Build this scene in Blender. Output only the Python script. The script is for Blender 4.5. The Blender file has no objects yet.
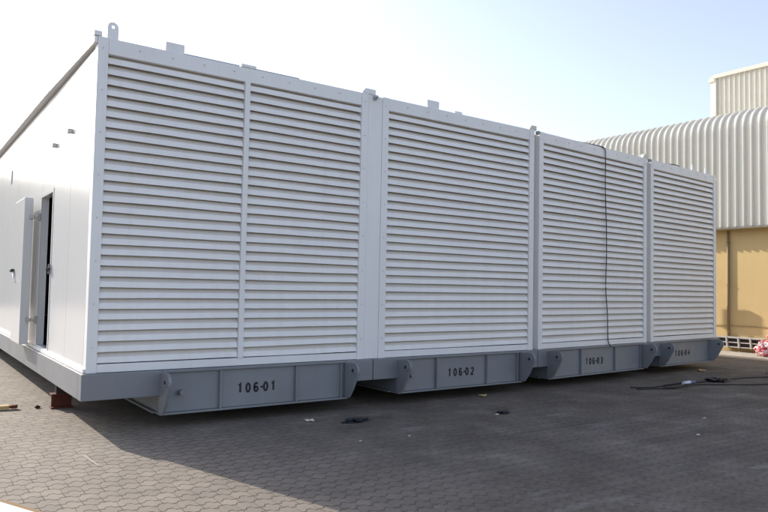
import bpy, bmesh, math, random
from mathutils import Vector, Matrix, Euler, noise
random.seed(7)
R = math.radians
scene = bpy.context.scene
col = scene.collection
GZ = .589            # the enclosure floor line stands this high above the ground

# ------------------------------------------------------------------ helpers
class MB:
    """collects shapes, then links them as ONE mesh object"""
    def __init__(self, xf=None):
        self.v = []; self.f = []; self.xf = xf or (lambda p: p)
    def add(self, vs, fs):
        o = len(self.v)
        self.v += [tuple(self.xf(Vector(p))) for p in vs]
        self.f += [tuple(i + o for i in f) for f in fs]
    def box(self, x0, x1, y0, y1, z0, z1):
        vs = [(x0,y0,z0),(x1,y0,z0),(x1,y1,z0),(x0,y1,z0),(x0,y0,z1),(x1,y0,z1),(x1,y1,z1),(x0,y1,z1)]
        self.add(vs, [(0,3,2,1),(4,5,6,7),(0,1,5,4),(1,2,6,5),(2,3,7,6),(3,0,4,7)])
    def prism(self, pts, axis, a, b):
        """closed polygon pts (2D) extruded along an axis from a to b"""
        def p3(p, t):
            if axis == 'x': return (t, p[0], p[1])
            if axis == 'y': return (p[0], t, p[1])
            return (p[0], p[1], t)
        n = len(pts)
        vs = [p3(p, a) for p in pts] + [p3(p, b) for p in pts]
        fs = [tuple(range(n)), tuple(range(2*n-1, n-1, -1))]
        for i in range(n):
            j = (i+1) % n
            fs.append((i, i+n, j+n, j))
        self.add(vs, fs)
    def tube(self, pts, r, n=8, cap=True, r2=None):
        pts = [Vector(p) for p in pts]; m = len(pts); vs = []; fs = []
        up = Vector((0,0,1))
        for i, p in enumerate(pts):
            d = (pts[min(i+1,m-1)] - pts[max(i-1,0)]).normalized()
            a = d.cross(up)
            if a.length < 1e-3: a = d.cross(Vector((1,0,0)))
            a.normalize(); b = d.cross(a).normalized()
            rr = r if r2 is None else r + (r2-r)*i/(m-1)
            for k in range(n):
                t = 2*math.pi*k/n
                vs.append(p + a*math.cos(t)*rr + b*math.sin(t)*rr)
        for i in range(m-1):
            for k in range(n):
                q = (k+1) % n
                fs.append((i*n+k, i*n+q, (i+1)*n+q, (i+1)*n+k))
        if cap:
            fs.append(tuple(range(n-1,-1,-1))); fs.append(tuple(range((m-1)*n, m*n)))
        self.add(vs, fs)
    def cyl(self, c, axis, r, h, n=16):
        c = Vector(c); d = {'x':Vector((1,0,0)),'y':Vector((0,1,0)),'z':Vector((0,0,1))}[axis]
        self.tube([c - d*h/2, c + d*h/2], r, n)
    def build(self, name, mat, parent=None, bevel=0, smooth=False):
        me = bpy.data.meshes.new(name)
        off = parent['_o'] if parent is not None and '_o' in parent.keys() else (0,0,0)
        me.from_pydata([(p[0]-off[0], p[1]-off[1], p[2]-off[2]) for p in self.v], [], self.f)
        bm = bmesh.new(); bm.from_mesh(me); bmesh.ops.recalc_face_normals(bm, faces=bm.faces[:]); bm.to_mesh(me); bm.free()
        me.materials.append(mat)
        o = bpy.data.objects.new(name, me); col.objects.link(o)
        if parent is not None:
            o.parent = parent; o['_o'] = off
        if bevel:
            b = o.modifiers.new('bevel','BEVEL'); b.width = bevel; b.segments = 2; b.limit_method = 'ANGLE'; b.angle_limit = R(40)
        if smooth:
            for p in me.polygons: p.use_smooth = True
        return o

def thing(name, loc, label, cat, group=None):
    o = bpy.data.objects.new(name, None); col.objects.link(o)
    o.location = loc; o['_o'] = tuple(loc); o['label'] = label; o['category'] = cat
    o.empty_display_size = .2
    if group: o['group'] = group
    return o
def tag(o, label, cat, group=None):
    o['label'] = label; o['category'] = cat
    if group: o['group'] = group
    return o
def smoothpath(pts, k=8):
    pts = [Vector(p) for p in pts]; out = []
    for i in range(len(pts)-1):
        p0 = pts[max(i-1,0)]; p1 = pts[i]; p2 = pts[i+1]; p3 = pts[min(i+2,len(pts)-1)]
        for j in range(k):
            t = j/k
            out.append(.5*((2*p1) + (p2-p0)*t + (2*p0-5*p1+4*p2-p3)*t*t + (3*p1-p0-3*p2+p3)*t**3))
    out.append(pts[-1]); return out

# ------------------------------------------------------------------ materials
class NT:
    def __init__(self, name):
        self.m = bpy.data.materials.new(name); self.m.use_nodes = True
        self.t = self.m.node_tree; self.t.nodes.clear()
        self.out = self.t.nodes.new('ShaderNodeOutputMaterial')
        self.b = self.t.nodes.new('ShaderNodeBsdfPrincipled')
        self.t.links.new(self.b.outputs[0], self.out.inputs['Surface'])
    def n(self, kind, **kw):
        x = self.t.nodes.new(kind)
        for k, v in kw.items(): setattr(x, k, v)
        return x
    def l(self, a, b): self.t.links.new(a, b)
    def math(self, op, a, b=None, c=None, clamp=False):
        x = self.n('ShaderNodeMath', operation=op); x.use_clamp = clamp
        for i, v in enumerate((a, b, c)):
            if v is None: continue
            if isinstance(v, (int, float)): x.inputs[i].default_value = v
            else: self.l(v, x.inputs[i])
        return x.outputs[0]
    def noise(self, vec, scale, detail=4, rough=.55):
        x = self.n('ShaderNodeTexNoise'); x.inputs['Scale'].default_value = scale
        x.inputs['Detail'].default_value = detail; x.inputs['Roughness'].default_value = rough
        self.l(vec, x.inputs['Vector']); return x.outputs['Fac']
    def ramp(self, fac, stops):
        x = self.n('ShaderNodeValToRGB')
        e = x.color_ramp.elements
        while len(e) < len(stops): e.new(.5)
        for i, (p, c) in enumerate(stops):
            e[i].position = p; e[i].color = (c[0], c[1], c[2], 1) if not isinstance(c, (int, float)) else (c, c, c, 1)
        self.l(fac, x.inputs[0]); return x.outputs[0]
    def mix(self, fac, a, b, mode='MIX'):
        x = self.n('ShaderNodeMix', data_type='RGBA', blend_type=mode)
        if isinstance(fac, (int, float)): x.inputs[0].default_value = fac
        else: self.l(fac, x.inputs[0])
        for s, v in ((6, a), (7, b)):
            if isinstance(v, tuple): x.inputs[s].default_value = (*v, 1)
            else: self.l(v, x.inputs[s])
        return x.outputs[2]
    def bump(self, h, strength, dist):
        x = self.n('ShaderNodeBump'); x.inputs['Strength'].default_value = strength; x.inputs['Distance'].default_value = dist
        self.l(h, x.inputs['Height']); self.l(x.outputs[0], self.b.inputs['Normal'])
    def pos(self): return self.n('ShaderNodeNewGeometry').outputs['Position']

def paint(name, c, rough=.45, spec=.5, var=.06, dirt=.12, dirtc=(.30,.26,.21), streak=True, bump=.15, scale=1.0, coat=0, flat=False, bounce_tint=0, chips=0):
    t = NT(name); p = t.pos()
    n1 = t.noise(p, 1.1*scale, 5)
    base = t.mix(t.ramp(n1, [(.3,0),(.7,1)]), tuple(x*(1-var) for x in c), tuple(min(1,x*(1+var)) for x in c))
    if dirt:
        mp = t.n('ShaderNodeMapping'); t.l(p, mp.inputs[0]); mp.inputs['Scale'].default_value = (9,9,.7) if streak else (3,3,3)
        n2 = t.noise(mp.outputs[0], 1.0*scale, 6, .65)
        n3 = t.noise(p, 14*scale, 4, .7)
        f = t.math('MULTIPLY', t.ramp(n2, [(.48,0),(.8,1)]), t.ramp(n3, [(.3,.3),(.7,1)]))
        base = t.mix(t.math('MULTIPLY', f, dirt*2.2, clamp=True), base, dirtc)
    if bounce_tint:      # warm ground bounce painted as a beige tint on faces that tilt upwards
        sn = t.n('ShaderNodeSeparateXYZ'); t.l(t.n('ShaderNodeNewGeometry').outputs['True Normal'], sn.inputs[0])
        f = t.math('MULTIPLY', t.ramp(sn.outputs[2], [(.45,0),(.6,1)]), t.ramp(t.noise(mp.outputs[0], 2.0, 4), [(.2,bounce_tint*.6),(.8,bounce_tint)]))
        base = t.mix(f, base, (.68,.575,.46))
    if chips:     # rubbed and rusty spots
        f = t.ramp(t.noise(p, 16, 6, .75), [(.66,0),(.72,chips)])
        base = t.mix(f, base, (.16,.085,.05))
        f = t.ramp(t.noise(mp.outputs[0], 3.2, 7, .75), [(.64,0),(.70,chips*.6)])
        base = t.mix(f, base, (.40,.39,.37))
    t.l(base, t.b.inputs['Base Color'])
    rr = t.ramp(t.noise(p, 3.3*scale, 5), [(.3,max(.05,rough-.1)),(.7,min(1,rough+.12))])
    if flat: t.b.inputs['Roughness'].default_value = rough
    else: t.l(rr, t.b.inputs['Roughness']); t.b.inputs['Specular IOR Level'].default_value = spec
    if coat:
        t.b.inputs['Coat Weight'].default_value = coat; t.b.inputs['Coat Roughness'].default_value = .18
    if bump: t.bump(t.noise(p, 2.2*scale, 3), bump, .02)
    return t.m
def plain(name, c, rough=.6, metal=0, spec=.5, var=.25, scale=20):
    t = NT(name); p = t.pos()
    t.l(t.mix(t.noise(p, scale, 5, .6), tuple(x*(1-var) for x in c), tuple(min(1,x*(1+var)) for x in c)), t.b.inputs['Base Color'])
    t.b.inputs['Roughness'].default_value = rough; t.b.inputs['Metallic'].default_value = metal
    t.b.inputs['Specular IOR Level'].default_value = spec
    return t.m

WHITE = paint('white_paint', (.80,.79,.775), .42, .5, .03, .06)
WALLW = paint('white_wall_paint', (.66,.66,.66), .20, .5, .012, 0, bump=.012, flat=True)
BLADE = paint('louvre_paint', (.83,.815,.79), .45, .5, .03, .12, (.50,.43,.34), streak=True, bounce_tint=.6)
TRIM = paint('trim_paint', (.60,.59,.57), .5, .4, .05, .1)
GREY = paint('grey_base_paint', (.205,.213,.228), .42, .5, .07, .10, (.2,.17,.14), chips=.25)
GREYD = paint('grey_skid_paint', (.215,.225,.24), .48, .5, .10, .22, (.24,.18,.13), chips=.7)
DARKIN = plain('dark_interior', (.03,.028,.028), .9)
ROOFG = paint('roof_grey', (.30,.33,.37), .5)
STEEL = plain('galvanised_steel', (.42,.42,.41), .38, .8)
DSTEEL = plain('dark_steel', (.07,.07,.075), .45, .6)
BLACKINK = plain('stencil_ink', (.016,.016,.018), .7)
RUBBER = plain('black_rubber', (.018,.018,.02), .55)
RED = plain('red_oxide_steel', (.12,.032,.022), .75, 0, .3, .4)
TANWALL = paint('tan_render', (.66,.485,.235), .85, .2, .03, .06, (.30,.20,.10), bump=.25, scale=1.0)
CLAD = paint('cream_cladding', (.67,.64,.56), .6, .3, .03, .06, (.34,.30,.24), bump=0)
CONC = paint('pale_concrete', (.44,.40,.34), .9, .2, .12, .2, (.22,.19,.16), streak=False, bump=.5, scale=3)
PIPE = plain('brown_pipe_paint', (.27,.19,.10), .7)
WOOD = plain('tan_wood', (.50,.34,.15), .7, 0, .3, .25, 12)
DWOOD = plain('dark_wood', (.045,.024,.018), .8)
PAPER = plain('white_sheet', (.55,.56,.58), .6, 0, .4, .04, 6)
CARD = plain('brown_cardboard', (.26,.165,.085), .85, 0, .2, .2, 15)
LITTER = plain('pale_litter', (.62,.58,.48), .8)
LEAFY = plain('yellow_scrap', (.55,.42,.16), .7)
ORANGE = plain('orange_scrap', (.62,.36,.14), .7)
BLACKP = plain('black_plastic', (.014,.016,.022), .38)
CONN = plain('white_connector_plastic', (.6,.64,.7), .4)
BLUEP = plain('blue_connector_plastic', (.05,.10,.25), .4)
GREENP = plain('dark_green_plastic', (.01,.035,.02), .4)
RACK = plain('rack_white_metal', (.55,.53,.50), .5, .2)
RACKD = plain('rack_dark_board', (.05,.045,.045), .8)
CHALK = plain('chalk_line_paint', (.36,.325,.28), .9, 0, .2, .2, 40)

def sackmat():
    t = NT('red_white_plastic'); p = t.pos()
    a = t.noise(p, 5.0, 3, .6)
    c = t.ramp(a, [(.40,(.78,.72,.70)),(.47,(.62,.20,.22)),(.52,(.55,.03,.06)),(.60,(.62,.22,.25)),(.66,(.75,.66,.66))])
    t.l(c, t.b.inputs['Base Color']); t.b.inputs['Roughness'].default_value = .35
    t.bump(t.noise(p, 22, 4), .5, .03)
    return t.m
SACK = sackmat()

def pavers():
    t = NT('interlocking_pavers')
    p = t.pos(); s = t.n('ShaderNodeSeparateXYZ'); t.l(p, s.inputs[0])
    wob = t.noise(p, 3.5, 3)
    X = t.math('ADD', s.outputs[0], t.math('MULTIPLY', t.math('SUBTRACT', wob, .5), .030))
    Y = t.math('ADD', s.outputs[1], t.math('MULTIPLY', t.math('SUBTRACT', t.noise(p, 3.1, 3), .5), .030))
    PX, PY, A = .128, .122, .017            # joint period along x, row pitch along y, jog of the zigzag joint
    # trapezoid wave along x; every second pair of joints is shifted by half a period
    yn = t.math('DIVIDE', Y, PY)
    def wave(x):       # -1..1 trapezoid, high for a bit over half
        tri = t.math('ABSOLUTE', t.math('SUBTRACT', t.math('FRACT', t.math('DIVIDE', x, PX)), .5))   # 0..0.5
        return t.math('MULTIPLY', t.math('SUBTRACT', t.math('MULTIPLY', t.math('SUBTRACT', tri, .14), 9, clamp=True), .5), -2), tri
    # joint lines: n even -> lower joint of a hex row (bulges down), n odd -> upper joint (bulges up)
    dist = None; rows = []
    nearest = t.math('ROUND', yn)
    best = None
    for dn in (-1, 0, 1):
        n = t.math('ADD', nearest, dn)
        par = t.math('MODULO', t.math('ADD', n, 1000), 2)                    # 0 even 1 odd
        sign = t.math('SUBTRACT', t.math('MULTIPLY', par, 2), 1)
        pair = t.math('MODULO', t.math('FLOOR', t.math('DIVIDE', t.math('ADD', n, 1000), 2)), 2)
        xs = t.math('ADD', X, t.math('MULTIPLY', pair, PX/2))
        w, tri = wave(xs)
        line = t.math('ADD', t.math('MULTIPLY', n, PY), t.math('MULTIPLY', t.math('MULTIPLY', w, sign), A))
        d = t.math('SUBTRACT', Y, line)
        ad = t.math('ABSOLUTE', d)
        best = ad if best is None else t.math('MINIMUM', best, ad)
        rows.append((n, line, pair))
    # cross joints: in every row, at the row's wave minimum (hex row) or maximum (strip row)
    rown = t.math('FLOOR', yn)
    parr = t.math('MODULO', t.math('ADD', rown, 1000), 2)
    pairr = t.math('MODULO', t.math('FLOOR', t.math('DIVIDE', t.math('ADD', rown, 1000), 2)), 2)
    xr = t.math('ADD', X, t.math('MULTIPLY', pairr, PX/2))
    trir = t.math('ABSOLUTE', t.math('SUBTRACT', t.math('FRACT', t.math('DIVIDE', xr, PX)), .5))
    cx = t.math('MULTIPLY', t.math('SUBTRACT', .5, trir), PX)                # distance to the cross joint at fract = 0
    cross = t.math('ADD', t.math('MULTIPLY', cx, 1.4), t.math('ADD', .0042, t.math('MULTIPLY', parr, .0022)))
    j = t.math('MINIMUM', best, cross)
    jw = t.math('SUBTRACT', j, t.math('MULTIPLY', t.noise(p, 30, 3), .004))
    joint = t.ramp(t.math('DIVIDE', jw, .012, clamp=True), [(0.0,0),(.32,.15),(.62,1)])   # 0 in joint, 1 on brick
    # per-brick tone
    cid = t.n('ShaderNodeCombineXYZ')
    t.l(t.math('FLOOR', t.math('DIVIDE', xr, PX)), cid.inputs[0]); t.l(rown, cid.inputs[1])
    wn = t.n('ShaderNodeTexWhiteNoise', noise_dimensions='2D'); t.l(cid.outputs[0], wn.inputs['Vector'])
    big = t.noise(p, .55, 6, .6); med = t.noise(p, 3.2, 6, .65); fine = t.noise(p, 90, 4, .7)
    brick = t.mix(wn.outputs['Value'], (.235,.198,.160), (.300,.254,.205))
    brick = t.mix(t.math('MULTIPLY', t.ramp(fine, [(.35,0),(.7,1)]), .35), brick, (.20,.17,.145))
    brick = t.mix(t.ramp(med, [(.42,0),(.72,.65)]), brick, (.17,.147,.125))
    brick = t.mix(t.ramp(big, [(.5,0),(.75,.45)]), brick, (.30,.265,.225))
    # oily, worn yard in front of the enclosures (x from 1 to the right), rain-washed paving near the left side
    far = t.math('DIVIDE', t.math('ADD', t.math('SUBTRACT', s.outputs[0], .2), t.math('MULTIPLY', t.math('SUBTRACT', big, .5), 3.0)), 2.2, clamp=True)
    yfar = t.math('SUBTRACT', 1.0, t.math('MULTIPLY', t.math('ADD', s.outputs[1], 1.5), -.10), clamp=True)
    grime = t.ramp(t.noise(p, 1.3, 8, .7), [(.30,(.066,.055,.044)),(.45,(.110,.093,.075)),(.57,(.156,.133,.109)),(.70,(.26,.226,.186))])
    grime = t.mix(t.math('MULTIPLY', t.ramp(t.noise(p, 22, 5, .7), [(.5,0),(.75,1)]), .5), grime, (.26,.24,.21))
    mp = t.n('ShaderNodeMapping'); t.l(p, mp.inputs[0]); mp.inputs['Scale'].default_value = (.5,2.2,1); mp.inputs['Rotation'].default_value = (0,0,.35)
    sm = t.ramp(t.noise(mp.outputs[0], 1.6, 7, .68), [(.57,0),(.68,1)])
    grime = t.mix(t.math('MULTIPLY', sm, .55), grime, (.30,.285,.26))
    ml = t.n('ShaderNodeMapping'); t.l(p, ml.inputs[0]); ml.inputs['Rotation'].default_value = (0,0,-.25); ml.inputs['Scale'].default_value = (.16,2.6,1)
    ty = t.ramp(t.noise(ml.outputs[0], 1.1, 5, .6), [(.56,0),(.66,1)])
    grime = t.mix(t.math('MULTIPLY', ty, .42), grime, (.05,.045,.042))
    oil = t.ramp(t.noise(p, .9, 6, .6), [(.62,0),(.70,1)])
    grime = t.mix(t.math('MULTIPLY', oil, .45), grime, (.045,.04,.036))
    spk = t.ramp(t.noise(p, 11, 3, .5), [(.70,0),(.76,1)])
    grime = t.mix(t.math('MULTIPLY', spk, .5), grime, (.36,.34,.31))
    gf = t.math('MULTIPLY', far, .80)
    base = t.mix(gf, brick, grime)
    # joints: dark sand, filled with dust where the yard is worn
    jf = t.math('MULTIPLY', t.math('SUBTRACT', 1.0, joint), t.math('SUBTRACT', .85, t.math('MULTIPLY', far, .42)))
    base = t.mix(jf, base, (.06,.048,.038))
    t.l(base, t.b.inputs['Base Color']); t.b.inputs['Roughness'].default_value = .85; t.b.inputs['Specular IOR Level'].default_value = .25
    h = t.math('ADD', t.math('MULTIPLY', joint, t.math('SUBTRACT', 1.0, t.math('MULTIPLY', far, .6))), t.math('ADD', t.math('MULTIPLY', fine, .25), t.math('MULTIPLY', wn.outputs['Value'], .4)))
    t.bump(h, .75, .008)
    return t.m
PAVE = pavers()

# ------------------------------------------------------------------ setting
def structure(o): o['kind'] = 'structure'; return o
g = MB(); N = 2
g.add([(-160,-160,0),(160,-160,0),(160,160,0),(-160,160,0)], [(0,1,2,3)])
structure(g.build('ground', PAVE))
g = MB(); g.box(14.75,16.03,-14,34,0.0,.022)
structure(g.build('pavement', CONC))
g = MB()
pts = [(-.30,-.35),(-.19,-.56),(-.16,-.80),(-.135,-1.22)]
for i in range(3):
    a, b = Vector(pts[i]), Vector(pts[i+1]); n = Vector((-(b-a).y,(b-a).x)).normalized()*.014
    if i == 2: g.add([(a.x-n.x,a.y-n.y,.004),(a.x+n.x,a.y+n.y,.004),(b.x+n.x*.5,b.y+n.y*.5,.004),(b.x-n.x*.5,b.y-n.y*.5,.004)], [(0,1,2,3)])
structure(g.build('chalk_line', CHALK))

# ------------------------------------------------------------------ enclosures
H = 3.3; L = 12.0
UNITS = [  # corner x,y ; end x,y ; number
    ((0,0),(3.206,0)), ((3.422,0),(6.247,.029)), ((6.362,.03),(9.415,.239)), ((9.55,.248),(12.10,.443))]
LABELS = ['nearest white louvred generator enclosure, with open side door and central louvre post, numbered 106-01',
          'second white louvred generator enclosure, from the open door, stencilled 106-02',
          'third white louvred generator enclosure, with a black cable hanging down its louvres',
          'farthest and narrowest white louvred generator enclosure, beside the tan wall']
JOINT = [(-.05, 3.314), (-.106, 2.882), (-.058, 3.122), (-.068, 2.60)]     # extent of each grey base along its front
LUGS = [(.72, 2.93), (.285, 2.53), (.20, 2.87), (.27, 2.20)]
STIFF = [(1.35, 2.26), (.93, 1.85), (1.04, 2.0), ()]
NUMX = [(1.56, 2.01), (1.15, 1.62), (1.2, 1.68), (.85, 1.42)]

def arc(cx, cy, r, a0, a1, n):
    return [(cx + r*math.cos(R(a0+(a1-a0)*i/n)), cy + r*math.sin(R(a0+(a1-a0)*i/n))) for i in range(n+1)]

def _el(cx, cy, rx, ry, a0, a1, n=10):
    return [(cx+rx*math.cos(R(a0+(a1-a0)*k/n)), cy+ry*math.sin(R(a0+(a1-a0)*k/n))) for k in range(n+1)]
GLYPH = {
    '1': [[(.10,.80),(.28,.98),(.28,0)]],
    '0': [_el(.25,.5,.20,.48,90,450,20)],
    '6': [[(.43,.86)] + _el(.25,.72,.19,.26,50,180,5) + [(.06,.30)] + _el(.25,.28,.19,.27,180,520,16)],
    '-': [[(.02,.48),(.26,.48)]],
    '2': [_el(.25,.72,.19,.26,165,-30,9) + [(.06,.02),(.46,.02)]],
    '3': [_el(.23,.74,.19,.24,150,-85,9) + _el(.23,.26,.21,.25,85,-150,9)],
    '4': [[(.36,0),(.36,.98),(.04,.30),(.48,.30)]],
}
def ribbon(m, pts, hw, y):
    P = [Vector(p) for p in pts]; n = len(P); closed = (P[0]-P[-1]).length < 1e-5
    vs = []; fs = []
    for k in range(n):
        a = P[k-1] if k else (P[n-2] if closed else P[0]); b = P[k+1] if k < n-1 else (P[1] if closed else P[-1])
        d1 = (P[k]-a); d2 = (b-P[k])
        d1 = d1.normalized() if d1.length > 1e-6 else d2.normalized(); d2 = d2.normalized() if d2.length > 1e-6 else d1
        n1 = Vector((-d1.y,d1.x)); n2 = Vector((-d2.y,d2.x)); mm = (n1+n2).normalized(); l = hw/max(.45, mm.dot(n1))
        for yy in (y, y+.0015):
            for s_ in (1,-1): q = P[k]+mm*l*s_; vs.append((q.x, yy, q.y))
    for k in range(n-1):
        o = 4*k
        fs += [(o,o+1,o+5,o+4),(o+2,o+6,o+7,o+3),(o,o+4,o+6,o+2),(o+1,o+3,o+7,o+5)]
    m.add(vs, fs)

def make_unit(i):
    (ax, ay), (bx, by) = UNITS[i]
    W = math.hypot(bx-ax, by-ay); dx, dy = (bx-ax)/W, (by-ay)/W
    xf = lambda p: Vector((ax + dx*p.x, ay + dy*p.x + p.y, p.z + GZ))
    root = thing('generator_enclosure', (ax, ay, 0), LABELS[i], 'generator enclosure', 'white generator enclosures parked side by side')
    M = lambda: MB(xf)
    fl, fr = .10, .10                      # flange widths
    top, bot = 3.14, .085
    # --- side, back walls
    m = M()
    if i == 0:
        def panel(y0, y1, z0=0, z1=H-.10): m.box(0, .08, y0+.004, y1-.004, z0, z1)
        panel(.122, 1.04); panel(1.04, 2.06); panel(2.06, 2.84, 1.97, H-.10)
        m.box(0, .08, 2.0625, 2.8375, 0, .06)
        y = 2.84
        while y < L-.2:
            y2 = min(y+1.08, L-.04); panel(y, y2); y = y2
    else:
        m.box(0, .08, .123, L, 0, H-.06)
    m.box(W-.08, W, .123, L, 0, H-.06)
    m.box(.082, W-.082, L-.08, L-.005, 0, H-.06)
    m.build('side_wall', WALLW, root)
    # --- floor and interior lining
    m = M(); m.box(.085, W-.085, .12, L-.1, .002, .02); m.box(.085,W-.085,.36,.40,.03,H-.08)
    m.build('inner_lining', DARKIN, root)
    # --- roof
    m = M(); m.box(.003, W-.003, .13, L-.003, H-.058, H-.02)
    m.build('roof', ROOFG, root)
    # --- front frame: two flanges, top beam, bottom rail
    m = M()
    m.box(0, fl, 0, .12, 0, H); m.box(W-fr, W, 0, .12, 0, H)
    m.box(fl+.001, W-fr-.001, .004, .12, top, H-.001); m.box(fl+.001, W-fr-.001, .004, .12, .003, bot)
    fo = m.build('front_frame', WHITE, root, bevel=.004)
    if i in (1, 2):
        m = M(); m.box(W+.002, W+(.113 if i == 1 else .133), .10, .115, .002, H-.03); m.build('joint_cover', TRIM, root)
    # little screws on the flanges and the top beam
    spots = []
    z = .25
    while z < H:
        spots += [(.05, z), (W-.05, z)]; z += .42
    u = .4
    while u < W-.2:
        spots.append((u, H-.07)); u += .34
    first = None
    for (u, z) in spots:
        q = xf(Vector((u, -.001, z)))
        if first is None:
            m = MB(); m.cyl((0, 0, 0), 'y', .008, .008, 8)
            first = sc_ = m.build('screw', TRIM)
        else:
            sc_ = first.copy(); col.objects.link(sc_)
        sc_.parent = fo; sc_.location = (q.x-ax, q.y-ay, q.z)
    # --- louvre blades
    m = M(); nb = 29; pitch = (top-bot)/nb
    bays = [(fl, W-fr)] if i else [(fl, 1.553), (1.617, W-fr)]
    for (u0, u1) in bays:
        for k in range(nb):
            zb = bot + k*pitch + random.uniform(-.002,.002); dt = random.uniform(-.005,.005)
            nseg = 10; ph = random.uniform(0,6.3); am = random.uniform(.0005,.0035); prof = [(.082,zb+pitch*1.36),(.024+dt,zb+.074),(.018+dt,zb+.068),(.005+dt*.5,zb+.013),(.010+dt*.5,zb+.011),(.026+dt,zb+.062),(.084,zb+pitch*1.36-.010)]
            if k == nb-1: prof = [(min(a, .10), min(b, top-.004)) for a, b in prof]; prof[0] = (.07, top-.003); prof[-1] = (.073, top-.012)
            vs = []; fs = []
            for s in range(nseg+1):
                u = u0+.0015 + (u1-u0-.003)*s/nseg; e = random.uniform(-.0008,.0008) + am*math.sin(ph + 4.0*s/nseg)
                vs += [(u, a+.004, b+e) for a, b in prof]
            n = len(prof)
            for s in range(nseg):
                for q in range(n):
                    r = (q+1) % n
                    fs.append((s*n+q, (s+1)*n+q, (s+1)*n+r, s*n+r))
            fs.append(tuple(range(n))); fs.append(tuple(range(nseg*n+n-1, nseg*n-1, -1)))
            m.add(vs, fs)
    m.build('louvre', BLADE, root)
    if i == 0:
        m = M(); m.box(1.555, 1.615, -.006, .118, bot-.002, top+.001); m.build('louvre_post', WHITE, root, bevel=.003)
        m = M(); m.box(W+.003, 3.419, .006, .05, .002, H-.01); m.build('joint_cover', WHITE, root, bevel=.003)
        # roof trim along the left side, corner upstand
        m = M(); m.add([(-.034,.125,H-.07),(.05,.125,H-.07),(.05,.125,H-.004),(-.034,.125,H-.004),(-.075,2.5,H-.075),(.05,2.5,H-.075),(.05,2.5,H-.004),(-.075,2.5,H-.004),
               (-.085,L-.01,H-.075),(.05,L-.01,H-.075),(.05,L-.01,H-.004),(-.085,L-.01,H-.004)],
              [(0,1,2,3),(0,4,5,1),(1,5,6,2),(2,6,7,3),(3,7,4,0),(4,8,9,5),(5,9,10,6),(6,10,11,7),(7,11,8,4),(8,11,10,9)]); m.box(-.035,-.002,.003,.1245,H-.07,H-.004); m.build('roof_trim', WHITE, root, bevel=.006)
        m = M(); m.box(-.04, .035, -.004, .09, H+.002, H+.05); m.build('corner_plate', WHITE, root, bevel=.003)
        # skirting lip above the grey base
        m = M(); m.box(-.022, -.001, .02, L-.02, .002, .045); m.build('wall_lip', WHITE, root, bevel=.004)
        # door frame, opened leaf, hinges, handle
        m = M()
        for (y0, y1, z0, z1) in ((2.006,2.061,.05,2.02),(2.839,2.894,.05,2.02),(2.0625,2.8375,1.968,2.02)):
            m.box(-.006, -.001, y0, y1, z0, z1)
        m.build('door_frame', WALLW, root, bevel=.002)
        m = M(); m.box(.0805,.084,2.837,2.845,.07,1.968); m.build('door_reveal', TRIM, root)
        d = M(); d.box(-.19, -.085, 2.93, 3.74, .06, 1.97); do = d.build('door', WALLW, root, bevel=.006)
        for zz in (.38, 1.72):
            h = M(); h.box(-.03,-.013, 2.83,2.90, zz-.05,zz+.05); h.box(-.075,-.0305, 2.85,2.88, zz-.02,zz+.02); h.box(-.125,-.0755, 2.86,2.928, zz-.028,zz+.028)
            h.build('hinge', STEEL, do, bevel=.003)
        h = M(); h.box(-.235,-.191, 3.62,3.76, 1.00,1.045); h.build('door_handle', GREENP, do, bevel=.008)
        h = M(); h.tube([(-.20,3.62,1.01),(-.215,3.52,.93),(-.20,3.42,.86)], .008, 6); h.build('hold_rod', STEEL, do)
        h = M(); h.box(-.028,-.013, 2.01,2.055, .97,1.09); h.cyl((-.03,2.04,1.03),'x',.022,.05); h.build('door_latch', DSTEEL, root)
        # brackets and plates high on the side wall
        for (y, z) in ((1.98,2.52),(1.10,2.54)):
            h = M(); h.box(-.05,-.001, y-.04,y+.04, z-.02,z+.025); h.build('wall_bracket', TRIM, root, bevel=.003)
        h = M(); h.box(-.014,-.001, 5.85,5.95, 2.50,2.72); h.build('wall_plate', WALLW, root, bevel=.004)
        h = M(); h.box(-.16,.02, 7.95,8.1, H+.0,H+.10); h.build('roof_lamp', DSTEEL, root, bevel=.01)
        # raised roof sheet behind the top beam
        m = M(); m.box(.86, 2.45, .42, 5.0, H-.02, H+.155); m.build('roof_hatch', ROOFG, root, bevel=.01)
        # lifting lug with a hole
        outer = [(.085,H-.02)] + arc(.139,H+.118,.054,180,0,12) + [(.193,H-.02)]
        n = len(outer); hole = [(.139+.017*math.cos(2*math.pi*k/n), H+.12+.017*math.sin(2*math.pi*k/n)) for k in range(n)]
        # match hole order to the outline
        hole = [(.139+.017*math.cos(math.atan2(z-(H+.09),x-.139)), H+.124+.017*math.sin(math.atan2(z-(H+.09),x-.139))) for x, z in outer]
        m = M(); vs = []
        for yy in (.02,.045): vs += [(x,yy,z) for x,z in outer] + [(x,yy,z) for x,z in hole]
        fs = []
        for q in range(n):
            r = (q+1)%n
            fs += [(q,r,n+r,n+q),(2*n+q,3*n+q,3*n+r,2*n+r),(q,2*n+q,2*n+r,r),(n+q,n+r,3*n+r,3*n+q)]
        m.add(vs, fs); m.build('lifting_lug', WHITE, root)
        m = M(); m.box(.665,.865,.02,.045,H+.002,H+.10); m.build('roof_plate', WHITE, root, bevel=.002)
        m = M(); m.box(1.50,1.68,-.001,.05,H+.002,H+.035); m.build('roof_plate', WHITE, root, bevel=.002)
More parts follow.
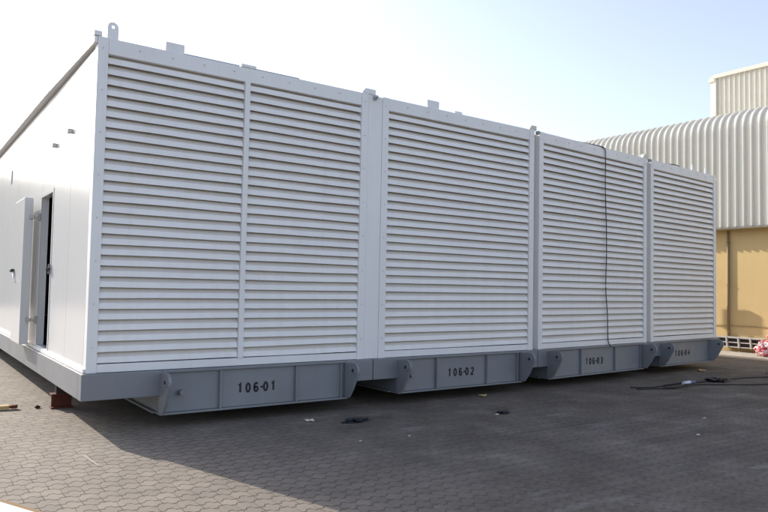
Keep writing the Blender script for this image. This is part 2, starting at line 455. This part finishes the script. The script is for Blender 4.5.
    if i == 1:
        m = M(); m.box(.745,.95,.02,.045,H+.002,H+.105); m.build('roof_plate', WHITE, root, bevel=.002)
        m = M(); m.box(1.26,1.40,.05,.10,H-.015,H+.045); m.build('roof_plate', WHITE, root, bevel=.002)
        m = M(); m.box(.98, 1.40, .42, 4.0, H-.02, H+.13); m.build('roof_hatch', ROOFG, root, bevel=.01)
    if i == 3:
        for u in (1.62, 2.18):
            m = M(); m.box(u-.04,u+.04,.02,.04,H+.002,H+.11); m.build('roof_plate', WHITE, root, bevel=.002)
        m = M(); m.box(W+.001,W+.10,.02,.09,H-.12,H-.04); m.build('corner_pin', WHITE, root, bevel=.01)
    if i < 3:      # clamp bridging the gap to the next unit
        gap = .216 if i == 0 else .12
        m = M(); m.box(W-.05, W+gap*.55, .0+.013, .11, H+.002, H+.075)
        m.prism([(W-.09,H+.002),(W-.05,H+.002),(W-.05,H+.06)], 'y', .02, .10)
        co = m.build('bridge_clamp', CLAD if i else WHITE, root, bevel=.012)
        m = M(); m.cyl((W+gap*.45,-.015,H-.035),'y',.03,.05,14); m.cyl((W+gap*.45,-.03,H-.035),'y',.015,.07,10)
        m.build('clamp_bolt', STEEL, co, bevel=.004)
    # --- grey base
    j0, j1 = JOINT[i]
    m = M(); yb = -.05
    m.box(j0+.004, LUGS[i][0], yb, .10, -.255, -.001)
    m.box(LUGS[i][1], j1-.004, yb, .10, -.255, -.001)
    m.box(LUGS[i][0]+.001, LUGS[i][1]-.001, yb+.004, .10, -.030, -.002)
    if i == 0: m.box(j0+.004, .12, .1005, L, -.255, -.001)
    m.box(LUGS[i][0], LUGS[i][1], .1015, L, -.255, -.05)
    m.box(.2, LUGS[i][0]-.01, .14, L, -.20, -.05); m.box(LUGS[i][1]+.01, W-.1, .14, L, -.20, -.05)
    m.build('base_frame', GREY, root, bevel=.006)
    # --- skid: recessed web, flanges, side beams; stiffeners, lugs, pins, number
    l0, l1 = LUGS[i]
    zb = -.452
    m = M()
    m.box(l0+.002, l1-.002, -.012, .02, zb+.02, -.031)
    m.box(l0-.012, l1+.012, -.065, .10, zb, zb+.018)
    m.box(l0+.003, l0+.021, .021, L, zb+.02, -.257); m.box(l1-.021, l1-.003, .021, L, zb+.02, -.257)
    m.box(l0-.04, l0+.14, .102, L, zb, zb+.018); m.box(l1-.14, l1+.04, .102, L, zb, zb+.018)
    sk = m.build('skid', GREYD, root, bevel=.003)
    for u in STIFF[i]:
        m = M(); m.box(u-.010, u+.010, -.055, -.0125, zb+.019, -.032); m.build('stiffener', GREYD, sk, bevel=.003)
    if l1-l0 > 2:
        m = M(); m.box(l1-.075, l1-.06, -.05, -.0125, zb+.019, -.032); m.build('stiffener', GREYD, sk, bevel=.003)
    for u in (l0, l1):
        m = M()
        prof = [(-.013,-.025),(-.17,.004)] + arc(-.20,-.10,.10,75,-25,9) + [(-.16,-.30),(-.085,zb+.021),(-.013,zb+.021)]
        prof = [(-.013,-.03),(-.16,-.012)] + [(y,z) for y,z in arc(-.225,-.10,.09,95,215,9)] + [(-.20,-.33),(-.12,zb+.0195),(-.013,zb+.0195)]
        m.prism(prof, 'x', u-.016, u+.016)
        lg = m.build('tow_lug', GREYD, sk, bevel=.005)
        m = M(); m.cyl((u,-.225,-.10),'x',.052,.05,18); m.build('lug_boss', GREY, lg, bevel=.005)
        m = M(); m.cyl((u,-.225,-.10),'x',.02,.06,12); m.build('lug_hole', DARKIN, lg)
    m = M(); m.cyl((l0+.20,-.05,-.235),'y',.028,.09,14); m.build('pin', GREYD, sk, bevel=.006)
    # number
    txt = '106-0%d' % (i+1); x = 0; glyphs = []
    for ch in txt:
        gl = GLYPH[ch]; wch = .30 if ch == '-' else .5
        x -= .12 if ch == '-' else 0
        glyphs += [[(p[0]+x, p[1]) for p in g] for g in gl]
        x += wch + (.06 if ch == '-' else .40 + random.uniform(-.04,.05))
    x -= .36; sc = (NUMX[i][1]-NUMX[i][0])/x
    m = M(); hh = .092
    for g in glyphs:
        pts = [(NUMX[i][0] + p[0]*sc, -.287 + p[1]*hh) for p in g]
        ribbon(m, pts, .0115, -.0145)
    m.build('stencilled_number', BLACKINK, sk)
    return root, xf
XF = []
for i in range(4):
    r_, x_ = make_unit(i); XF.append((x_))

# red steel beams the enclosures stand on
def support(x0, x1, y, label):
    m = MB(); y0, y1 = y-.075, y+.075; h = .17
    m.box(x0,x1,y0,y1,0.001,.018); m.box(x0,x1,y0,y1,h-.018,h); m.box(x0+.01,x1-.01,y-.008,y+.008,.0185,h-.0185)
    tag(m.build('support_beam', RED, None, bevel=.003), label, 'steel beam', 'red beams under the enclosures')
    m = MB(); m.box(x0+.05,x1-.03,y0+.01,y1-.01,h+.001,GZ-.2555)
    tag(m.build('timber_packer', DWOOD), 'dark timber packing strip lying on ' + label.split(',')[0], 'timber', 'timber packing under the enclosures')
support(.0, .24, 1.72, 'red steel beam on the pavers, under the nearest corner of the numbered 106-01 enclosure')
support(-.0, 3.0, 9.6, 'red steel beam on the pavers, deep under the far left side of the enclosure')

# cable hanging over the third enclosure's roof edge and louvres
x3 = XF[2]
path = [(.75,.10,H+.012),(1.2,.05,H+.012),(1.55,.02,H+.010),(1.68,-.012,H-.012),(1.725,-.016,H-.10),(1.73,-.014,2.6),(1.76,-.016,2.0),(1.77,-.016,1.5),(1.752,-.016,.95),(1.80,-.018,.5),(1.825,-.016,.08),(1.835,-.07,-.02)]
m = MB(x3); m.tube(smoothpath(path), .0085, 6)
tag(m.build('hanging_cable', RUBBER, smooth=True), 'thin black cable hanging down the louvres of the third enclosure', 'cable')
m = MB(XF[3]); m.tube(smoothpath([(.55,.25,H+.0),(.8,.12,H+.03),(1.05,.06,H+.035),(1.3,.10,H+.01)]), .009, 6)
tag(m.build('roof_cable', RUBBER, smooth=True), 'short black cable lying on the roof edge of the farthest enclosure', 'cable')

# ------------------------------------------------------------------ warehouse with corrugated cladding
XW = 16.1
def ribbed(mb, path, y0, y1, pitch, rib, base, h, inward):
    """sheet following path (list of (x,z)) with trapezoid ribs running up it; h pushes along the outward normal"""
    pts = path; nrm = []
    for k in range(len(pts)):
        a = Vector(pts[max(k-1,0)]); b = Vector(pts[min(k+1,len(pts)-1)]); d = (b-a).normalized()
        nrm.append(Vector((-d.y, d.x)))
    prof = []
    y = y0
    while y < y1:
        prof += [(y,0),(y+base,0),(y+base+.015,h),(y+base+.015+rib,h),(y+base+.030+rib,0)]
        y += pitch
    prof.append((y,0))
    vs = []; n = len(prof)
    for (px, pz), nn in zip(pts, nrm):
        for (yy, hh) in prof: vs.append((px+nn.x*hh, yy, pz+nn.y*hh))
    fs = []
    for k in range(len(pts)-1):
        for q in range(n-1): fs.append((k*n+q, k*n+q+1, (k+1)*n+q+1, (k+1)*n+q))
    mb.add(vs, fs)
wh = thing('warehouse', (XW,2,0), 'tan walled warehouse with cream corrugated cladding curving over into the roof', 'building')
m = MB(); m.box(XW, XW+.25, -14, 34, 0, 3.35)
m.build('wall', TANWALL, wh)
xc = XW-.34; zt = 6.2; rc = .55
path = [(xc,3.18),(xc,4.4),(xc,zt-rc)] + [(xc+rc-rc*math.cos(R(a)), zt-rc+rc*math.sin(R(a))) for a in range(9,82,9)]
path += [(xc+rc+.2, zt+.03), (xc+4, zt+.55), (xc+12, zt+1.5)]
m = MB(); ribbed(m, path, -14, 34, .197, .030, .140, .052, False)
m.build('cladding', CLAD, wh)
m = MB(); m.box(xc+.01, XW+.2, -14, 34, 3.15, 3.178); m.build('cladding_trim', CLAD, wh)
m = MB(); m.box(XW+.3, XW+12, 33.8, 34, 0, 6); m.box(XW+.3,XW+12,-14,-13.8,0,6); m.build('end_wall', TANWALL, wh)
m = MB(); m.tube([(XW-.034,2.31,.10),(XW-.034,2.31,3.11)], .03, 10); dp = m.build('drain_pipe', PIPE, wh, smooth=True)
m = MB()
for z in (.5,1.7,2.8): m.box(XW-.068,XW-.002,2.27,2.35,z,z+.022)
m.build('pipe_bracket', PIPE, dp)
m = MB(); m.tube([(XW-.02,-14,.672),(XW-.02,0,.67),(XW-.02,1.4,.672),(XW-.02,2.6,.66),(XW-.02,20,.67)], .009, 6); m.build('wall_conduit', PIPE, wh)

# taller corrugated hall behind
XB = 25.1
hb = thing('corrugated_hall', (XB,0,0), 'taller cream corrugated hall rising behind the warehouse roof', 'building')
ztop = 10.15; yl = 7.84
m = MB(); ribbed(m, [(XB,3.0),(XB,ztop-.02)], -16, yl-.3, .197, .030, .140, .05, False); m.build('cladding', CLAD, hb)
m = MB(); pr = [(XB+.06,yl-.32)] + [(XB+.30-.38*math.sin(R(a)) , yl-.30+.38*(1-math.cos(R(a)))*0+ .0) for a in ()]
m.prism([(XB-.10,yl-.30),(XB-.09,yl-.16),(XB-.02,yl-.05),(XB+.12,yl),(XB+12,yl),(XB+12,yl-.3)], 'z', 3.0, ztop+.02)
m.build('corner_wall', CLAD, hb, smooth=False)
m = MB()
m.prism([(XB-.12,ztop-.02),(XB-.12,ztop+.13),(XB+.1,ztop+.16),(XB+12,ztop+.8),(XB+12,ztop-.02)], 'y', -16, yl-.25)
# rounded outer end of the roof trim
ring = []
for a in range(0,91,15):
    s = math.sin(R(a)); c = math.cos(R(a))
    ring.append((yl-.248+.26*s, ztop-.15+.28*c))
m.prism([(yl-.248, ztop-.15)] + ring, 'x', XB-.12, XB+11.9)
m.build('roof_trim', CLAD, hb)

# unseen long hall added far off left for the glossy side wall to mirror
fh = thing('mirrored_hall', (-30,58,0), 'unseen long pale hall added far off on the left, mirrored in the side wall', 'building')
m = MB(); m.box(-75,6,58,70,0,10.2); m.build('wall', CONC, fh)
m = MB(); m.prism([(57.6,10.201),(64,11.9),(70.4,10.201)], 'x', -75.4, 6.4); m.build('roof', CLAD, fh)

# low lattice rack along the wall
rk = thing('lattice_rack', (XW-.3,2.0,.1), 'low white lattice rack with dark boards along the foot of the tan wall', 'rack')
m = MB(); y0, y1 = 1.32, 2.55; xr = XW-.26
for z in (.13,.245,.36): m.box(xr,xr+.05,y0,y1,z,z+.022)
m.box(xr-.002,xr+.2,y0-.02,y1+.25,.383,.395)
k = 0; y = y0
while y <= y1+.01:
    m.prism([(y-.018,.12),(y+.018,.12),(y+.045,.383),(y+.012,.383)], 'x', xr-.012, xr+.062) if k % 1 == 0 else None
    y += .30; k += 1
m.build('frame', RACK, rk)
m = MB()
for z0, z1 in ((.153,.24),(.27,.355)): m.box(xr+.07,xr+.09,y0,y1,z0,z1)
m.build('board', RACKD, rk)
m = MB(); 
for y in (y0+.05, y1-.05): m.box(xr+.0,xr+.05,y-.02,y+.02,.0225,.119)
m.build('leg', RACK, rk)

# unseen flat box on two posts, added to cast a shadow on the tan wall
tk = thing('shadow_caster', (15.05,5.65,0), 'unseen flat grey box on two posts, added to cast the shadow on the tan wall', 'shadow caster')
m = MB(); m.box(15.0,15.10,5.30,5.98,2.24,2.74); m.build('caster_box', GREY, tk, bevel=.01)
m = MB(); m.box(14.985,14.998,5.33,5.95,2.27,2.71); m.build('caster_panel', GREYD, tk, bevel=.004)
for y in (5.40,5.88):
    m = MB(); m.tube([(15.05,y,.02),(15.05,y,2.238)], .022, 8); m.build('post', DSTEEL, tk)

# red and white crumpled sacks
def crumple(name, c, r, seed, mat, amp=.28, sub=4, fr=3.0, flat=0.0):
    bm = bmesh.new(); bmesh.ops.create_icosphere(bm, subdivisions=sub, radius=1)
    off = Vector((seed*3.1, seed*1.7, seed*.9))
    for v in bm.verts:
        d = v.co.normalized()
        q = 1 + amp*(noise.noise(d*fr+off) + .5*noise.noise(d*fr*2.3+off) + .3*abs(noise.noise(d*fr*5+off)))
        p = Vector((d.x*r[0], d.y*r[1], d.z*r[2]))*q
        v.co = p
    zmin = -r[2]*.8
    for v in bm.verts:
        if v.co.z < zmin: v.co.z = zmin + (v.co.z-zmin)*.05
    lo = min(v.co.z for v in bm.verts)
    for v in bm.verts: v.co.z -= lo
    me = bpy.data.meshes.new(name); bm.to_mesh(me); bm.free(); me.materials.append(mat)
    o = bpy.data.objects.new(name, me); o.location = c; col.objects.link(o)
    return o
for (c, r, s, lab) in (((15.30,.98,.022),(.24,.24,.20),1,'crumpled red and white plastic sack at the left of the heap, low on the ground'),
                       ((15.35,.55,.022),(.30,.28,.34),2,'taller red and white plastic sack at the frame edge, by the tan wall'),
                       ((15.42,.80,.33),(.22,.20,.22),3,'red and white plastic sack lying on top of the heap by the tan wall')):
    tag(crumple('plastic_sack', c, r, s, SACK, .3), lab, 'sack', 'red and white sacks heaped by the wall')

# ------------------------------------------------------------------ things on the ground
# black cables with a connector
m = MB()
m.tube(smoothpath([(7.75,-.60,.012),(8.1,-.75,.012),(8.5,-.72,.013),(8.95,-.70,.014),(9.5,-.78,.012),(10.4,-.80,.012),(11.2,-.98,.012),(12.6,-1.5,.012),(14,-2.1,.012)]), .010, 6)
tag(m.build('ground_cable', RUBBER, smooth=True), 'upper of the two black cables running to the right across the paving', 'cable', 'black cables on the paving')
m = MB()
m.tube(smoothpath([(7.7,-.74,.012),(8.0,-.86,.012),(8.3,-.98,.012),(8.7,-.92,.035),(9.05,-.93,.014),(9.5,-1.16,.012),(9.9,-1.38,.012),(10.3,-1.52,.012),(11.2,-2.0,.012)]), .010, 6)
tag(m.build('ground_cable', RUBBER, smooth=True), 'lower of the two black cables, curving towards the bottom right from the connector', 'cable', 'black cables on the paving')
m = MB()
m.tube(smoothpath([(8.25,-.80,.028),(8.15,-.93,.028),(8.4,-1.02,.03),(8.75,-.98,.032),(8.95,-.86,.032),(8.7,-.76,.03),(8.35,-.78,.03)]), .009, 6)
tag(m.build('cable_loop', RUBBER, smooth=True), 'small black cable loop lying on the crossing cables', 'cable')
cn = thing('cable_connector', (8.92,-.86,.0), 'white and blue plug connector lying among the black cables', 'connector')
m = MB(); m.tube([(8.76,-.86,.04),(8.96,-.84,.04)], .034, 12); m.build('socket', CONN, cn, bevel=.006)
m = MB(); m.tube([(8.965,-.84,.04),(9.14,-.82,.035)], .03, 12); m.build('plug', BLUEP, cn, bevel=.006)
m = MB()
tag(crumple('black_rag', (9.86,-.81,.002), (.22,.13,.035), 5, BLACKP, .7, 4, 2.5), 'crumpled black plastic rag beyond the cable connector', 'rag', 'black rags on the paving')
tag(crumple('black_rag', (2.62,-.73,.002), (.125,.05,.024), 8, BLACKP, .8, 4, 2.5), 'crumpled black plastic rag in front of the 106-01 skid', 'rag', 'black rags on the paving')
tag(crumple('black_rag', (4.45,-1.15,.002), (.07,.05,.015), 11, BLACKP, .8, 3, 2.5), 'smallest black rag scrap, below the 106-02 skid', 'rag', 'black rags on the paving')

def scrap(x, y, s, mat, label, cat, group=None, seed=1):
    rnd = random.Random(seed); m = MB(); n = 7
    top = []; 
    for k in range(n):
        t = 2*math.pi*k/n; r = s*rnd.uniform(.55,1.15)
        top.append((x+r*math.cos(t), y+r*.7*math.sin(t), .004+rnd.uniform(0,.35)*s))
    vs = top + [(p[0],p[1],p[2]+.003) for p in top] + [(x,y,.003),(x,y,.003+s*.3)]
    fs = []
    for k in range(n):
        r = (k+1)%n
        fs += [(k,r,2*n),(n+r,n+k,2*n+1),(k,n+k,n+r,r)]
    m.add(vs, fs)
    tag(m.build(name_for[mat.name], mat), label, cat, group)
name_for = {'pale_litter':'paper_scrap','yellow_scrap':'yellow_scrap','orange_scrap':'dry_leaf'}
scrap(2.22,-.44,.065,LITTER,'pale paper scrap nearest the 106-01 skid, left of the black rag','litter','pale scraps on the shaded paving',1)
scrap(5.14,-.08,.07,LEAFY,'yellowish scrap on the paving below the 106-02 skid','litter',None,2)
scrap(11.0,.14,.12,ORANGE,'orange dry scrap on the ground near the farthest skid','litter',None,3)
for k, (x, y, s, lab) in enumerate(((2.15,-1.55,.016,'tiny pale scrap in the shaded foreground, nearest the sunlit paving'),(2.7,-1.6,.017,'tiny pale scrap below the black rag at 106-01'),(4.3,-1.2,.036,'pale scrap left of the smallest black rag'),
        (6.3,-2.6,.032,'pale scrap in the middle of the yard below the third enclosure'),(5.3,-3.1,.034,'pale scrap at lower right, nearest the frame bottom'),(11.8,-.75,.12,'larger pale scrap at right, above the upper cable'))):
    scrap(x, y, s, LITTER, lab, 'litter', 'pale scraps on the shaded paving', 20+k)
# brush at the left edge
br = thing('paint_brush', (-.40,1.87,0), 'tan wooden brush with dark red end lying on the sunlit paving', 'brush')
m = MB(); m.prism([(-.62,1.83),(-.41,1.81),(-.396,1.84),(-.40,1.90),(-.62,1.92)], 'z', .012, .05); m.build('handle', WOOD, br, bevel=.008)
m = MB(); m.prism([(-.394,1.805),(-.33,1.81),(-.315,1.86),(-.33,1.905),(-.394,1.90)], 'z', .014, .052); m.build('bristles', RED, br, bevel=.006)
tag(crumple('dirt_clod', (-.12,1.79,.001), (.03,.022,.018), 13, DWOOD, .4, 2), 'small dark clod on the sunlit paving right of the brush', 'clod')
# white topped sheet at the bottom left corner
bd = thing('packing_board', (-1.0,-2.4,0), 'white topped packing board with brown cardboard edge in the near left corner', 'board')
P0, P1 = Vector((-.935,-1.80,0)), Vector((-.725,-2.265,0)); ang = math.atan2(P1.y-P0.y, P1.x-P0.x)
def sheet(z0, z1, grow, mat, nm):
    m = MB(xf=lambda p: P0 + Matrix.Rotation(ang,3,'Z') @ p)
    m.box(-.8-grow, .85+grow, -.7-grow, 0+grow, z0, z1); m.build(nm, mat, bd, bevel=.004)
sheet(.002,.012,.045,CARD,'cardboard_edge'); sheet(.0125,.017,0,PAPER,'white_top')

# ------------------------------------------------------------------ camera
cam = bpy.data.cameras.new('camera'); co = bpy.data.objects.new('camera', cam); col.objects.link(co)
co.location = (-1.528,-7.062,.88+GZ); co.rotation_euler = Euler((1.617,-.019,-.618),'XYZ')
cam.sensor_width = 36; cam.lens = .688*1000/768*36; cam.clip_start = .05; cam.clip_end = 2000
scene.camera = co

# ------------------------------------------------------------------ light
EL, AZ = 24.5, 106.0            # sun elevation, and its bearing counter-clockwise from +X
w = bpy.data.worlds.new('World'); scene.world = w; w.use_nodes = True
nt = w.node_tree; bg = nt.nodes['Background']
sky = nt.nodes.new('ShaderNodeTexSky'); sky.sky_type = 'NISHITA'; sky.sun_disc = False
sky.sun_elevation = R(EL); sky.sun_rotation = R(90-AZ); sky.air_density = 1.0; sky.dust_density = 1.7; sky.ozone_density = 2.2
hs = nt.nodes.new('ShaderNodeHueSaturation'); hs.inputs['Saturation'].default_value = .66; hs.inputs['Hue'].default_value = .510
nt.links.new(sky.outputs[0], hs.inputs['Color']); nt.links.new(hs.outputs[0], bg.inputs[0]); bg.inputs[1].default_value = .15
sl = bpy.data.lights.new('sun','SUN'); so = bpy.data.objects.new('sun', sl); col.objects.link(so)
sl.energy = 3.1; sl.angle = R(.5); sl.color = (1,.93,.82)
d = Vector((math.cos(R(EL))*math.cos(R(AZ)), math.cos(R(EL))*math.sin(R(AZ)), math.sin(R(EL))))
so.rotation_euler = d.to_track_quat('Z','Y').to_euler(); so.location = d*60
vs = scene.view_settings; vs.view_transform = 'Standard'; vs.look = 'None'; vs.gamma = 1; vs.use_curve_mapping = False; vs.exposure = 1.0
for o in bpy.data.objects:
    if '_o' in o.keys(): del o['_o']
